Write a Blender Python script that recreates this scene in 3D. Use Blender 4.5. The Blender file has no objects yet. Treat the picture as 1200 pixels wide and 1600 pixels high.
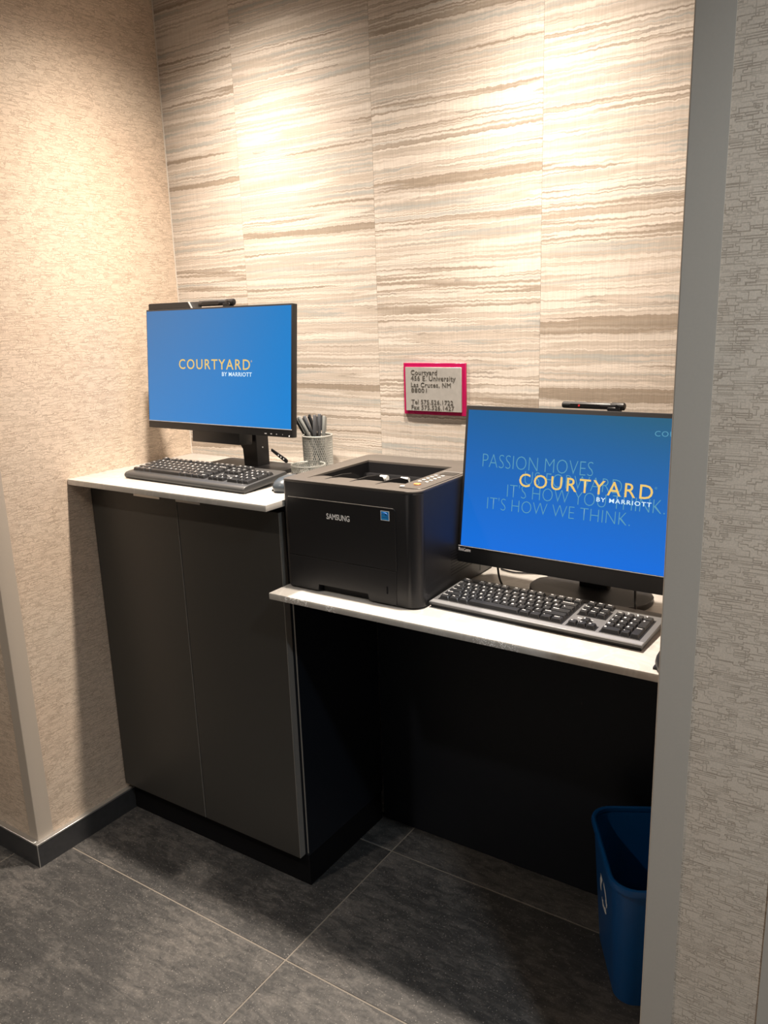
import bpy, bmesh, math, random
from mathutils import Vector, Matrix

random.seed(7)
scene = bpy.context.scene
COL = scene.collection
PI = math.pi

# ------------------------------------------------------------------ camera
cam_data = bpy.data.cameras.new('camera')
cam = bpy.data.objects.new('camera', cam_data)
COL.objects.link(cam)
cam_data.sensor_fit = 'HORIZONTAL'
cam_data.sensor_width = 36.0
cam_data.lens = 36.0 * 1251.35 / 1200.0
cam_data.clip_start = 0.02
_r = Vector((0.83517355, 0.54911095, -0.03102106))
_u = Vector((-0.10445097, 0.21373671, 0.97129121))
_f = Vector((-0.53997698, 0.80795655, -0.23586241))
cam.matrix_world = Matrix(((_r.x, _u.x, -_f.x, 1.93334), (_r.y, _u.y, -_f.y, -1.78966),
                           (_r.z, _u.z, -_f.z, 1.47282), (0, 0, 0, 1)))
scene.camera = cam

# ------------------------------------------------------------------ world, lamps, exposure
world = bpy.data.worlds.new('world')
scene.world = world
world.use_nodes = True
world.node_tree.nodes['Background'].inputs[0].default_value = (0.9, 0.95, 1.0, 1)
world.node_tree.nodes['Background'].inputs[1].default_value = 0.05


def spot(name, loc, power, color, angle, blend, radius, beam=5.0, target=None):
    d = bpy.data.lights.new(name, 'SPOT')
    d.energy = power
    d.color = color
    d.spot_size = math.radians(angle)
    d.spot_blend = blend
    d.shadow_soft_size = radius
    # luminous distribution of a reflector downlight: intensity ~ cos^n of the angle from the axis
    d.use_nodes = True
    nt = d.node_tree
    em = nt.nodes['Emission']
    tc = nt.nodes.new('ShaderNodeTexCoord')
    sp = nt.nodes.new('ShaderNodeSeparateXYZ')
    ab = nt.nodes.new('ShaderNodeMath')
    ab.operation = 'ABSOLUTE'
    pw = nt.nodes.new('ShaderNodeMath')
    pw.operation = 'POWER'
    pw.inputs[1].default_value = beam
    nt.links.new(tc.outputs['Normal'], sp.inputs[0])
    nt.links.new(sp.outputs[2], ab.inputs[0])
    nt.links.new(ab.outputs[0], pw.inputs[0])
    nt.links.new(pw.outputs[0], em.inputs['Strength'])
    o = bpy.data.objects.new(name, d)
    COL.objects.link(o)
    o.location = loc
    if target is not None:
        o.rotation_euler = (Vector(target) - Vector(loc)).to_track_quat('-Z', 'Y').to_euler()
    return o


WARM = (1.0, 0.86, 0.72)
NEUT = (0.84, 0.935, 1.0)
# two recessed downlights in the alcove ceiling, one corridor downlight in front of it, one added fill lamp
spot('alcove_downlight', (0.40, -0.335, 2.44), 255, WARM, 140, 0.4, 0.035, 6.2)
spot('alcove_downlight', (1.20, -0.335, 2.44), 255, WARM, 140, 0.4, 0.035, 6.2)
spot('corridor_light', (2.30, -1.27, 2.44), 180, NEUT, 150, 0.6, 0.05, 3.0)
spot('corridor_light', (0.30, -1.75, 2.44), 160, WARM, 150, 0.6, 0.05, 3.0)  # added warm fill for the left side, no known fixture here

vs = scene.view_settings
vs.view_transform = 'Standard'
vs.look = 'None'
vs.gamma = 1.0
vs.use_curve_mapping = False
vs.exposure = 0.2


# ------------------------------------------------------------------ helpers
class NT:
    """small wrapper to wire shader nodes"""
    def __init__(self, name):
        self.m = bpy.data.materials.new(name)
        self.m.use_nodes = True
        self.t = self.m.node_tree
        self.b = self.t.nodes['Principled BSDF']

    def n(self, kind, **kw):
        nd = self.t.nodes.new(kind)
        for k, v in kw.items():
            setattr(nd, k, v)
        return nd

    def put(self, sock, v):
        if hasattr(v, 'is_linked'):
            self.t.links.new(v, sock)
        else:
            sock.default_value = v

    def math(self, op, a, b=0.0, c=0.0, clamp=False):
        nd = self.n('ShaderNodeMath', operation=op, use_clamp=clamp)
        self.put(nd.inputs[0], a)
        self.put(nd.inputs[1], b)
        self.put(nd.inputs[2], c)
        return nd.outputs[0]

    def mix(self, f, a, b, mode='MIX'):
        nd = self.n('ShaderNodeMix', data_type='RGBA', blend_type=mode)
        self.put(nd.inputs[0], f)
        self.put(nd.inputs[6], a)
        self.put(nd.inputs[7], b)
        return nd.outputs[2]

    def comb(self, x, y, z):
        nd = self.n('ShaderNodeCombineXYZ')
        for i, v in enumerate((x, y, z)):
            self.put(nd.inputs[i], v)
        return nd.outputs[0]

    def pos(self, kind='world'):
        if kind == 'world':
            o = self.n('ShaderNodeNewGeometry').outputs['Position']
        else:
            o = self.n('ShaderNodeTexCoord').outputs[kind]
        s = self.n('ShaderNodeSeparateXYZ')
        self.t.links.new(o, s.inputs[0])
        return s.outputs[0], s.outputs[1], s.outputs[2]

    def noise(self, vec, scale=1.0, detail=2.0, rough=0.5, dist=0.0):
        nd = self.n('ShaderNodeTexNoise')
        self.put(nd.inputs['Vector'], vec)
        nd.inputs['Scale'].default_value = scale
        nd.inputs['Detail'].default_value = detail
        nd.inputs['Roughness'].default_value = rough
        nd.inputs['Distortion'].default_value = dist
        return nd.outputs['Fac']

    def vor(self, vec, feature='F1', metric='CHEBYCHEV', rnd=1.0):
        nd = self.n('ShaderNodeTexVoronoi', feature=feature, distance=metric)
        self.put(nd.inputs['Vector'], vec)
        nd.inputs['Scale'].default_value = 1.0
        nd.inputs['Randomness'].default_value = rnd
        return nd.outputs['Distance']

    def ramp(self, f, stops, interp='LINEAR'):
        nd = self.n('ShaderNodeValToRGB')
        nd.color_ramp.interpolation = interp
        e = nd.color_ramp.elements
        while len(e) < len(stops):
            e.new(0.5)
        for el, (p, c) in zip(e, stops):
            el.position = p
            el.color = (c[0], c[1], c[2], 1) if not isinstance(c, float) else (c, c, c, 1)
        self.put(nd.inputs[0], f)
        return nd.outputs[0]

    def bump(self, h, strength=0.3, dist=0.002):
        nd = self.n('ShaderNodeBump')
        nd.inputs['Strength'].default_value = strength
        nd.inputs['Distance'].default_value = dist
        self.put(nd.inputs['Height'], h)
        self.t.links.new(nd.outputs[0], self.b.inputs['Normal'])

    def base(self, c):
        self.put(self.b.inputs['Base Color'], c if hasattr(c, 'is_linked') else (c[0], c[1], c[2], 1))

    def rough(self, v):
        self.put(self.b.inputs['Roughness'], v)


def plain(name, color, rough=0.5, metal=0.0, grain=0.06, gscale=300.0, bump=0.0, spec=0.5):
    """solid colour with fine procedural grain"""
    t = NT(name)
    o = t.n('ShaderNodeTexCoord').outputs['Object']
    nz = t.noise(o, gscale, 2.0)
    f = t.math('MULTIPLY_ADD', nz, grain * 2, 1 - grain)
    t.base(t.mix(1.0, (color[0], color[1], color[2], 1), t.comb(f, f, f), 'MULTIPLY'))
    t.rough(rough)
    t.b.inputs['Metallic'].default_value = metal
    t.b.inputs['Specular IOR Level'].default_value = spec
    if bump:
        t.bump(nz, bump, 0.0006)
    return t.m


def glow(name, color, strength=1.0):
    t = NT(name)
    t.base((0, 0, 0))
    t.b.inputs['Emission Color'].default_value = (color[0], color[1], color[2], 1)
    t.b.inputs['Emission Strength'].default_value = strength
    t.rough(0.5)
    t.b.inputs['Specular IOR Level'].default_value = 0.1
    return t.m


class MB:
    """collects shapes in a bmesh, builds ONE mesh object"""
    def __init__(self):
        self.bm = bmesh.new()

    def box(self, a, b, bevel=0.0, seg=2):
        r = bmesh.ops.create_cube(self.bm, size=1.0)
        c = [(a[i] + b[i]) / 2 for i in range(3)]
        s = [abs(b[i] - a[i]) for i in range(3)]
        vs_ = r['verts']
        for v in vs_:
            v.co = Vector((c[0] + v.co.x * s[0], c[1] + v.co.y * s[1], c[2] + v.co.z * s[2]))
        if bevel:
            es = list({e for v in vs_ for e in v.link_edges})
            bmesh.ops.bevel(self.bm, geom=es, offset=bevel, segments=seg, affect='EDGES', profile=0.5)
        return self

    def prism(self, poly, lo, hi, axis='z', bevel=0.0, seg=2):
        def P(p, h):
            if axis == 'z':
                return (p[0], p[1], h)
            if axis == 'x':
                return (h, p[0], p[1])
            return (p[0], h, p[1])
        A = [self.bm.verts.new(P(p, lo)) for p in poly]
        B = [self.bm.verts.new(P(p, hi)) for p in poly]
        n = len(poly)
        fs = [self.bm.faces.new(A), self.bm.faces.new(B)]
        for i in range(n):
            fs.append(self.bm.faces.new((A[i], A[(i + 1) % n], B[(i + 1) % n], B[i])))
        if bevel:
            es = list(fs[0].edges) + list(fs[1].edges)
            bmesh.ops.bevel(self.bm, geom=es, offset=bevel, segments=seg, affect='EDGES', profile=0.5)
        return self

    def loft(self, rings, cap0=True, cap1=True):
        R = [[self.bm.verts.new(p) for p in ring] for ring in rings]
        n = len(rings[0])
        for a, b in zip(R[:-1], R[1:]):
            for i in range(n):
                self.bm.faces.new((a[i], a[(i + 1) % n], b[(i + 1) % n], b[i]))
        if cap0:
            self.bm.faces.new(R[0])
        if cap1:
            self.bm.faces.new(R[-1])
        return self

    def lathe(self, prof, n=32, c=(0, 0, 0), cap0=False, cap1=False):
        rings = [[(c[0] + r * math.cos(2 * PI * i / n), c[1] + r * math.sin(2 * PI * i / n), c[2] + z)
                  for i in range(n)] for r, z in prof]
        return self.loft(rings, cap0, cap1)

    def tube(self, pts, r, n=8, caps=True):
        pts = [Vector(p) for p in pts]
        rs = r if isinstance(r, (list, tuple)) else [r] * len(pts)
        rings = []
        up = None
        for i, p in enumerate(pts):
            d = (pts[min(i + 1, len(pts) - 1)] - pts[max(i - 1, 0)]).normalized()
            if up is None:
                up = d.orthogonal().normalized()
            up = (up - d * up.dot(d)).normalized()
            s = d.cross(up)
            rings.append([p + (up * math.cos(2 * PI * k / n) + s * math.sin(2 * PI * k / n)) * rs[i] for k in range(n)])
        return self.loft(rings, caps, caps)

    def mesh(self, name, smooth=40.0):
        bmesh.ops.recalc_face_normals(self.bm, faces=self.bm.faces)
        lim = math.radians(smooth)
        for f in self.bm.faces:
            f.smooth = smooth > 0
        for e in self.bm.edges:
            if len(e.link_faces) == 2 and e.calc_face_angle(0) > lim:
                e.smooth = False
        me = bpy.data.meshes.new(name)
        self.bm.to_mesh(me)
        self.bm.free()
        return me

    def build(self, name, mat, parent=None, loc=(0, 0, 0), rot=(0, 0, 0), smooth=40.0):
        return link(name, self.mesh(name, smooth), mat, parent, loc, rot)


def link(name, me, mat, parent=None, loc=(0, 0, 0), rot=(0, 0, 0)):
    o = bpy.data.objects.new(name, me)
    COL.objects.link(o)
    if mat is not None and not me.materials:
        me.materials.append(mat)
    o.parent = parent
    o.location = loc
    o.rotation_euler = rot
    return o


def thing(name, label, cat, loc=(0, 0, 0), rz=0.0, group=None):
    o = bpy.data.objects.new(name, None)
    COL.objects.link(o)
    o.empty_display_size = 0.02
    o.location = loc
    o.rotation_euler = (0, 0, rz)
    return tag(o, label, cat, group)


def tag(o, label, cat, group=None):
    o['label'] = label
    o['category'] = cat
    if group:
        o['group'] = group
    return o


def struct(o, label=None):
    o['kind'] = 'structure'
    if label:
        o['label'] = label
    return o


def rrect(x0, x1, y0, y1, r, n=6):
    """rounded rectangle, r = radii at (x0y0, x1y0, x1y1, x0y1)"""
    if not isinstance(r, (list, tuple)):
        r = [r] * 4
    out = []
    for (cx, cy, a0, rr) in ((x0 + r[0], y0 + r[0], PI, r[0]), (x1 - r[1], y0 + r[1], 1.5 * PI, r[1]),
                             (x1 - r[2], y1 - r[2], 0, r[2]), (x0 + r[3], y1 - r[3], 0.5 * PI, r[3])):
        for k in range(n + 1):
            a = a0 + 0.5 * PI * k / n
            out.append((cx + rr * math.cos(a), cy + rr * math.sin(a)))
    return out


def cut(me, cutter, name):
    """boolean difference, returns a new mesh"""
    a = bpy.data.objects.new('a', me)
    b = bpy.data.objects.new('b', cutter)
    COL.objects.link(a)
    COL.objects.link(b)
    md = a.modifiers.new('c', 'BOOLEAN')
    md.object = b
    md.solver = 'EXACT'
    dg = bpy.context.evaluated_depsgraph_get()
    out = bpy.data.meshes.new_from_object(a.evaluated_get(dg))
    bpy.data.objects.remove(a)
    bpy.data.objects.remove(b)
    bm = bmesh.new()
    bm.from_mesh(out)
    for f in bm.faces:
        f.smooth = True
    for e in bm.edges:
        e.smooth = not (len(e.link_faces) == 2 and e.calc_face_angle(0) > math.radians(35))
    bm.to_mesh(out)
    bm.free()
    out.materials.clear()
    out.name = name
    return out


def text(name, body, mat, parent, x0, x1, z0, z1, y=0.0, bold=0.0, space=1.0, depth=0.0, flat=False):
    """lettering as a mesh fitted to the rectangle x0..x1, z0..z1 facing -y (flat: lying, z0..z1 = y range at height y)"""
    c = bpy.data.curves.new('t', 'FONT')
    c.body = body
    c.size = 1.0
    c.space_character = space
    c.offset = bold
    c.extrude = 0.0
    c.resolution_u = 3
    o = bpy.data.objects.new('t', c)
    COL.objects.link(o)
    me = bpy.data.meshes.new_from_object(o)
    bpy.data.objects.remove(o)
    bpy.data.curves.remove(c)
    xs = [v.co.x for v in me.vertices]
    ys = [v.co.y for v in me.vertices]
    ax, bx, ay, by = min(xs), max(xs), min(ys), max(ys)
    for v in me.vertices:
        X = x0 + (v.co.x - ax) / (bx - ax) * (x1 - x0)
        Z = z0 + (v.co.y - ay) / (by - ay) * (z1 - z0)
        v.co = (X, Z, y) if flat else (X, y, Z)
    if depth:
        bm = bmesh.new()
        bm.from_mesh(me)
        r = bmesh.ops.extrude_face_region(bm, geom=list(bm.faces))
        d = Vector((0, 0, depth)) if flat else Vector((0, -depth, 0))
        for g in r['geom']:
            if isinstance(g, bmesh.types.BMVert):
                g.co += d
        bmesh.ops.recalc_face_normals(bm, faces=bm.faces)
        bm.to_mesh(me)
        bm.free()
    me.materials.clear()
    me.name = name
    return link(name, me, mat, parent)


# ------------------------------------------------------------------ materials
def mat_striped_paper():
    t = NT('striped_wallpaper')
    x, y, z = t.pos()
    seed = t.math('FLOOR', t.math('DIVIDE', t.math('SUBTRACT', x, 0.287), 0.4509))
    sd = t.math('MULTIPLY', seed, 13.7)
    w1 = t.math('MULTIPLY', t.math('SUBTRACT', t.noise(t.comb(t.math('MULTIPLY', x, 7), sd, t.math('MULTIPLY', z, 9)), 1, 3), 0.5), 0.009)
    w2 = t.math('MULTIPLY', t.math('SUBTRACT', t.noise(t.comb(t.math('MULTIPLY', x, 85), sd, t.math('MULTIPLY', z, 60)), 1, 3), 0.5), 0.0085)
    zz = t.math('ADD', t.math('ADD', z, w1), w2)
    xs = t.math('MULTIPLY', x, 0.36)
    n = t.noise(t.comb(xs, sd, t.math('MULTIPLY', zz, 22)), 1, 3.2, 0.56)
    cream = (0.56, 0.50, 0.445)
    beige = (0.445, 0.39, 0.333)
    taupe = (0.30, 0.25, 0.20)
    blue = (0.385, 0.39, 0.372)
    pale = (0.64, 0.59, 0.535)
    col = t.ramp(n, [(0.24, beige), (0.31, taupe), (0.355, taupe), (0.37, cream), (0.41, beige), (0.425, pale), (0.45, cream), (0.475, beige), (0.50, blue),
                     (0.515, cream), (0.545, beige), (0.56, pale), (0.59, cream), (0.605, taupe), (0.635, beige), (0.65, pale), (0.69, blue), (0.72, cream), (0.76, taupe), (0.80, cream)])
    # fine layering
    fine = t.noise(t.comb(t.math('MULTIPLY', x, 4), sd, t.math('MULTIPLY', zz, 190)), 1, 2, 0.6)
    thr = t.noise(t.comb(t.math('MULTIPLY', x, 420), sd, t.math('MULTIPLY', z, 22)), 1, 1)
    f = t.math('MULTIPLY_ADD', fine, 0.44, 0.78)
    g = t.math('MULTIPLY_ADD', thr, 0.30, 0.85)
    fg = t.math('MULTIPLY', f, g)
    # thin dark contour threads along some layers
    fr = t.math('FRACT', t.math('MULTIPLY', n, 11.0))
    line = t.math('LESS_THAN', fr, 0.07)
    gate = t.math('GREATER_THAN', t.noise(t.comb(t.math('MULTIPLY', x, 5), sd, t.math('MULTIPLY', z, 25)), 1, 1), 0.5)
    ln = t.math('MULTIPLY_ADD', t.math('MULTIPLY', line, gate), -0.28, 1.0)
    pale_thread = t.math('LESS_THAN', t.math('FRACT', t.math('MULTIPLY_ADD', n, 8.0, 0.37)), 0.045)
    lp = t.math('MULTIPLY_ADD', pale_thread, 0.16, 1.0)
    k = t.math('MULTIPLY', t.math('MULTIPLY', fg, ln), lp)
    t.base(t.mix(1.0, col, t.comb(k, k, k), 'MULTIPLY'))
    t.rough(0.55)
    t.b.inputs['Specular IOR Level'].default_value = 0.3
    t.bump(t.math('ADD', t.math('MULTIPLY', fine, 0.6), t.math('MULTIPLY', thr, 0.5)), 0.25, 0.001)
    return t.m


def mat_maze_paper():
    """embossed wallpaper with short broken horizontal and vertical threads"""
    t = NT('embossed_wallpaper')
    x, y, z = t.pos()
    u = t.math('ADD', x, y)

    def cell(uu, zz, q, fu, fz, lev, off):
        # stepped height field: noise sampled on a grid of pitch q, cut into levels
        a = t.math('SNAP', uu, q)
        b = t.math('SNAP', zz, q * 0.8)
        v = t.comb(t.math('MULTIPLY', a, fu), off, t.math('MULTIPLY', b, fz))
        return t.math('FLOOR', t.math('MULTIPLY', t.noise(v, 1, 2, 0.6), lev))

    def lines(q, fu, fz, lev, off, wd):
        h0 = cell(u, z, q, fu, fz, lev, off)
        h1 = cell(t.math('ADD', u, wd), z, q, fu, fz, lev, off)
        h2 = cell(u, t.math('ADD', z, wd), q, fu, fz, lev, off)
        d = t.math('ADD', t.math('ABSOLUTE', t.math('SUBTRACT', h0, h1)), t.math('ABSOLUTE', t.math('SUBTRACT', h0, h2)))
        return t.math('GREATER_THAN', d, 0.5)
    L = t.math('MAXIMUM', lines(0.0036, 9, 80, 9, 0.3, 0.0015), lines(0.0048, 32, 72, 6, 5.1, 0.0012))
    fade = t.noise(t.comb(t.math('MULTIPLY', u, 30), 6.0, t.math('MULTIPLY', z, 60)), 1, 2)
    grain = t.noise(t.comb(u, 1.0, z), 420, 2, 0.6)
    L = t.math('MULTIPLY', L, t.math('MULTIPLY_ADD', fade, 2.6, -0.55, True))
    tone = t.noise(t.comb(t.math('MULTIPLY', u, 7), 2.0, t.math('MULTIPLY', z, 22)), 1, 3, 0.6)
    patch = t.noise(t.comb(t.math('MULTIPLY', u, 3), 4.0, t.math('MULTIPLY', z, 4)), 1, 2)
    c = t.mix(t.math('MULTIPLY_ADD', tone, 1.6, -0.3, True), (0.62, 0.50, 0.395, 1), (0.69, 0.56, 0.445, 1))
    c = t.mix(t.math('MULTIPLY_ADD', patch, 2.0, -0.7, True), c, (0.64, 0.55, 0.455, 1))
    c = t.mix(t.math('MULTIPLY', L, 0.62), c, (0.27, 0.205, 0.15, 1))
    gk = t.math('MULTIPLY_ADD', grain, 0.5, 0.75)
    c = t.mix(1.0, c, t.comb(gk, gk, gk), 'MULTIPLY')
    t.base(c)
    t.rough(0.6)
    t.b.inputs['Specular IOR Level'].default_value = 0.3
    t.bump(t.math('SUBTRACT', 1.0, L), 0.35, 0.0012)
    return t.m


def mat_tile():
    t = NT('charcoal_floor_tile')
    x, y, z = t.pos()
    rnd = t.n('ShaderNodeObjectInfo').outputs['Random']
    r = t.math('MULTIPLY', rnd, 40)
    v = t.comb(t.math('ADD', x, r), y, r)
    xr = t.math('ADD', x, r)
    a = t.noise(v, 3.2, 4, 0.6, 0.3)
    b = t.noise(t.comb(t.math('MULTIPLY', xr, 22), t.math('MULTIPLY', y, 55), r), 1, 6, 0.72, 0.6)
    c = t.noise(v, 150, 3, 0.65)
    pk = t.noise(v, 260, 1, 0.5)
    m = t.math('ADD', t.math('MULTIPLY', a, 0.45), t.math('MULTIPLY', b, 0.55))
    col = t.ramp(m, [(0.36, (0.030, 0.030, 0.031)), (0.47, (0.050, 0.049, 0.048)), (0.54, (0.086, 0.082, 0.078)), (0.66, (0.150, 0.138, 0.127))])
    s = t.math('MULTIPLY_ADD', c, 0.75, 0.36)
    col = t.mix(1.0, col, t.comb(s, s, s), 'MULTIPLY')
    col = t.mix(t.math('MULTIPLY', t.math('GREATER_THAN', pk, 0.70), 0.5), col, (0.26, 0.24, 0.22, 1))
    t.base(col)
    t.rough(t.math('MULTIPLY_ADD', c, 0.25, 0.40))
    t.bump(t.math('ADD', c, b), 0.22, 0.001)
    return t.m


def mat_quartz():
    t = NT('white_quartz')
    x, y, z = t.pos()
    v = t.comb(x, y, z)
    a = t.noise(v, 7, 5, 0.6, 1.2)
    vein = t.math('SUBTRACT', 1.0, t.math('MULTIPLY', t.math('ABSOLUTE', t.math('SUBTRACT', a, 0.5)), 22, 0, True), 0, True)
    b = t.noise(v, 160, 2)
    c = t.mix(t.math('MULTIPLY', vein, 0.45), (0.44, 0.425, 0.40, 1), (0.58, 0.565, 0.54, 1))
    c = t.mix(t.math('MULTIPLY', b, 0.25), c, (0.38, 0.365, 0.34, 1))
    # chipped, scuffed white marks along the front edge
    nx, ny, nz = None, None, None
    g = t.n('ShaderNodeNewGeometry').outputs['Normal']
    sp = t.n('ShaderNodeSeparateXYZ')
    t.t.links.new(g, sp.inputs[0])
    front = t.math('LESS_THAN', sp.outputs[1], -0.8)

    def near(px, wd):
        return t.math('LESS_THAN', t.math('ABSOLUTE', t.math('SUBTRACT', x, px)), wd)
    spots = t.math('MAXIMUM', t.math('MAXIMUM', near(0.80, 0.035), near(0.897, 0.014)), near(1.30, 0.05))
    low = t.math('LESS_THAN', z, 0.9)
    sc = t.noise(v, 210, 2, 0.6, 1.5)
    chips = t.math('GREATER_THAN', sc, 0.575)
    k = t.math('MULTIPLY', t.math('MULTIPLY', front, low), t.math('MULTIPLY', spots, chips))
    c = t.mix(k, c, (0.9, 0.9, 0.9, 1))
    t.base(c)
    t.rough(0.22)
    return t.m


def mat_screen(name, corners, strength=1.0):
    """corners: colours bottom-left, bottom-right, top-left, top-right of the picture on the screen"""
    t = NT(name)
    gx, gy, gz = t.pos('Generated')
    bot = t.mix(gx, (*corners[0], 1), (*corners[1], 1))
    top = t.mix(gx, (*corners[2], 1), (*corners[3], 1))
    c = t.mix(gz, bot, top)
    t.base((0.01, 0.01, 0.012))
    t.t.links.new(c, t.b.inputs['Emission Color'])
    t.b.inputs['Emission Strength'].default_value = strength
    t.rough(0.35)
    t.b.inputs['Specular IOR Level'].default_value = 0.2
    return t.m


M = {}
M['stripe'] = mat_striped_paper()
M['maze'] = mat_maze_paper()
M['tile'] = mat_tile()
M['quartz'] = mat_quartz()
M['grout'] = plain('grey_grout', (0.17, 0.15, 0.127), 0.9, bump=0.3)
M['ceiling'] = plain('ceiling_paint', (0.70, 0.68, 0.64), 0.8)
M['paint'] = plain('corridor_paint', (0.45, 0.43, 0.40), 0.7)
M['trim'] = plain('taupe_metal_trim', (0.47, 0.415, 0.355), 0.35, grain=0.03)
M['basetile'] = plain('charcoal_baseboard', (0.040, 0.041, 0.044), 0.35, grain=0.25, gscale=60)
M['alu'] = plain('satin_aluminium', (0.55, 0.54, 0.52), 0.35, 0.8)
M['laminate'] = plain('lit_black_laminate', (0.037, 0.0355, 0.0325), 0.42, grain=0.08, gscale=500, bump=0.05)  # doors: black laminate with the light falling on it mixed into the colour
M['blacklam'] = plain('black_shaded_laminate', (0.0075, 0.0095, 0.0145), 0.45, grain=0.1, gscale=500, spec=0.3)  # same laminate, the shade on the cabinet sides put into the colour
M['kick'] = plain('shaded_kick_board', (0.004, 0.004, 0.005), 0.7, spec=0.15)  # shade below the doors deepened in the colour
M['edge'] = plain('worn_edge_and_highlight', (0.20, 0.19, 0.175), 0.45)  # worn cabinet banding, also the painted highlight on the printer door
M['blk'] = plain('black_plastic', (0.0115, 0.0115, 0.013), 0.42, grain=0.1, gscale=900, bump=0.08, spec=0.4)
M['blkgloss'] = plain('gloss_black_plastic', (0.012, 0.012, 0.013), 0.18)
M['bezel'] = plain('bezel_plastic', (0.015, 0.015, 0.0165), 0.42, spec=0.4)
M['deckp'] = plain('lit_top_plastic', (0.072, 0.064, 0.057), 0.42, grain=0.1, gscale=900, bump=0.08)  # black plastic, its overhead light and warm reflection painted in as taupe
M['well'] = plain('shaded_printer_plastic', (0.005, 0.005, 0.006), 0.5, spec=0.25)  # black plastic painted darker to hold the shade of the paper well
M['key'] = plain('key_plastic', (0.024, 0.025, 0.027), 0.27)
M['keydk'] = plain('keyboard_frame_plastic', (0.038, 0.039, 0.041), 0.4)
M['keygrey'] = plain('keyboard_grey_top', (0.11, 0.112, 0.115), 0.42)
M['silver'] = plain('silver_strip', (0.34, 0.345, 0.35), 0.35, 0.4)
M['white'] = plain('white_print', (0.85, 0.85, 0.85), 0.6)
M['legend'] = plain('key_legend_print', (0.8, 0.8, 0.8), 0.6)
M['grey'] = plain('grey_print', (0.45, 0.45, 0.46), 0.5)
M['mouse'] = plain('slate_mouse_plastic', (0.050, 0.062, 0.075), 0.3)
M['mesh'] = plain('silver_wire_mesh', (0.42, 0.43, 0.41), 0.4, 0.4)
M['penslate'] = plain('slate_pen', (0.085, 0.09, 0.10), 0.35)
M['pendark'] = plain('dark_pen', (0.014, 0.015, 0.017), 0.35)
M['penpale'] = plain('pale_grey_pen', (0.20, 0.21, 0.205), 0.35)
M['magenta'] = plain('magenta_acrylic', (0.40, 0.008, 0.080), 0.22)
M['brushed'] = plain('brushed_silver_plate', (0.46, 0.45, 0.43), 0.38, 0.35, grain=0.12, gscale=80)
M['letter'] = plain('raised_lettering', (0.085, 0.08, 0.07), 0.5)
M['orange'] = plain('orange_button', (0.75, 0.22, 0.07), 0.35)
M['btn'] = plain('grey_button', (0.40, 0.39, 0.37), 0.4)
M['blue'] = plain('blue_bin_plastic', (0.003, 0.072, 0.25), 0.32, grain=0.05)
M['skyblue'] = plain('sticker_blue', (0.02, 0.30, 0.72), 0.4)
M['deepblue'] = plain('sticker_dark_blue', (0.01, 0.12, 0.42), 0.4)
M['caulk'] = plain('white_caulk', (0.70, 0.66, 0.60), 0.5)
M['red'] = plain('red_mark', (0.6, 0.03, 0.04), 0.4)
M['lens'] = plain('lens_glass', (0.01, 0.01, 0.012), 0.05)
M['roller'] = plain('pale_roller', (0.6, 0.6, 0.58), 0.4)
M['screenL'] = mat_screen('tall_desk_screen', [(0.040, 0.225, 0.56), (0.0, 0.225, 0.66), (0.055, 0.185, 0.41), (0.0, 0.20, 0.56)], 0.87)
M['screenR'] = mat_screen('low_desk_screen', [(0.0, 0.155, 0.72), (0.0, 0.15, 0.72), (0.0, 0.105, 0.31), (0.022, 0.115, 0.17)], 0.87)
M['logo'] = glow('logo_yellow', (0.86, 0.58, 0.16), 0.9)
M['logowhite'] = glow('logo_white', (0.75, 0.92, 1.0), 0.9)
M['ghost'] = glow('faded_slogan', (0.11, 0.32, 0.46), 0.9)

# ------------------------------------------------------------------ setting
HU, HL, DEP, CT = 1.067, 0.8564, 0.4656, 0.016
YF = -0.699            # plane of the corridor wall around the alcove
XJ = 1.67              # right edge of the opening
XR = 1.80              # inner side wall on the right, behind the jamb
CEIL = 2.45

floor = struct(MB().box((-1.7, -3.2, -0.06), (3.4, 0.0, -0.0011)).build('floor', M['grout']))
tw, tl, gap = 0.932, 0.4654, 0.0036
tile_me = MB().box((gap / 2, gap / 2, -0.012), (tw - gap / 2, tl - gap / 2, 0.0), 0.0008, 1).mesh('tile')
tile_me.materials.append(M['tile'])
tile_x = [0.8231 + k * tw for k in range(-3, 3)]
tile_y = [-0.1445 + k * tl for k in range(-7, 1)]
for ty in tile_y:
    for tx in tile_x:
        if ty + tl > 0.0:          # last row is trimmed at the back wall
            me = MB().box((gap / 2, gap / 2, -0.012), (tw - gap / 2, -ty - 0.001, 0.0), 0.0008, 1).mesh('tile')
            me.materials.append(M['tile'])
            o = link('tile', me, None, floor, (tx, ty, 0))
        else:
            o = link('tile', tile_me, None, floor, (tx, ty, 0))

struct(MB().box((-1.7, -3.2, CEIL), (3.4, 0.1, CEIL + 0.08)).build('ceiling', M['ceiling']))

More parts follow.
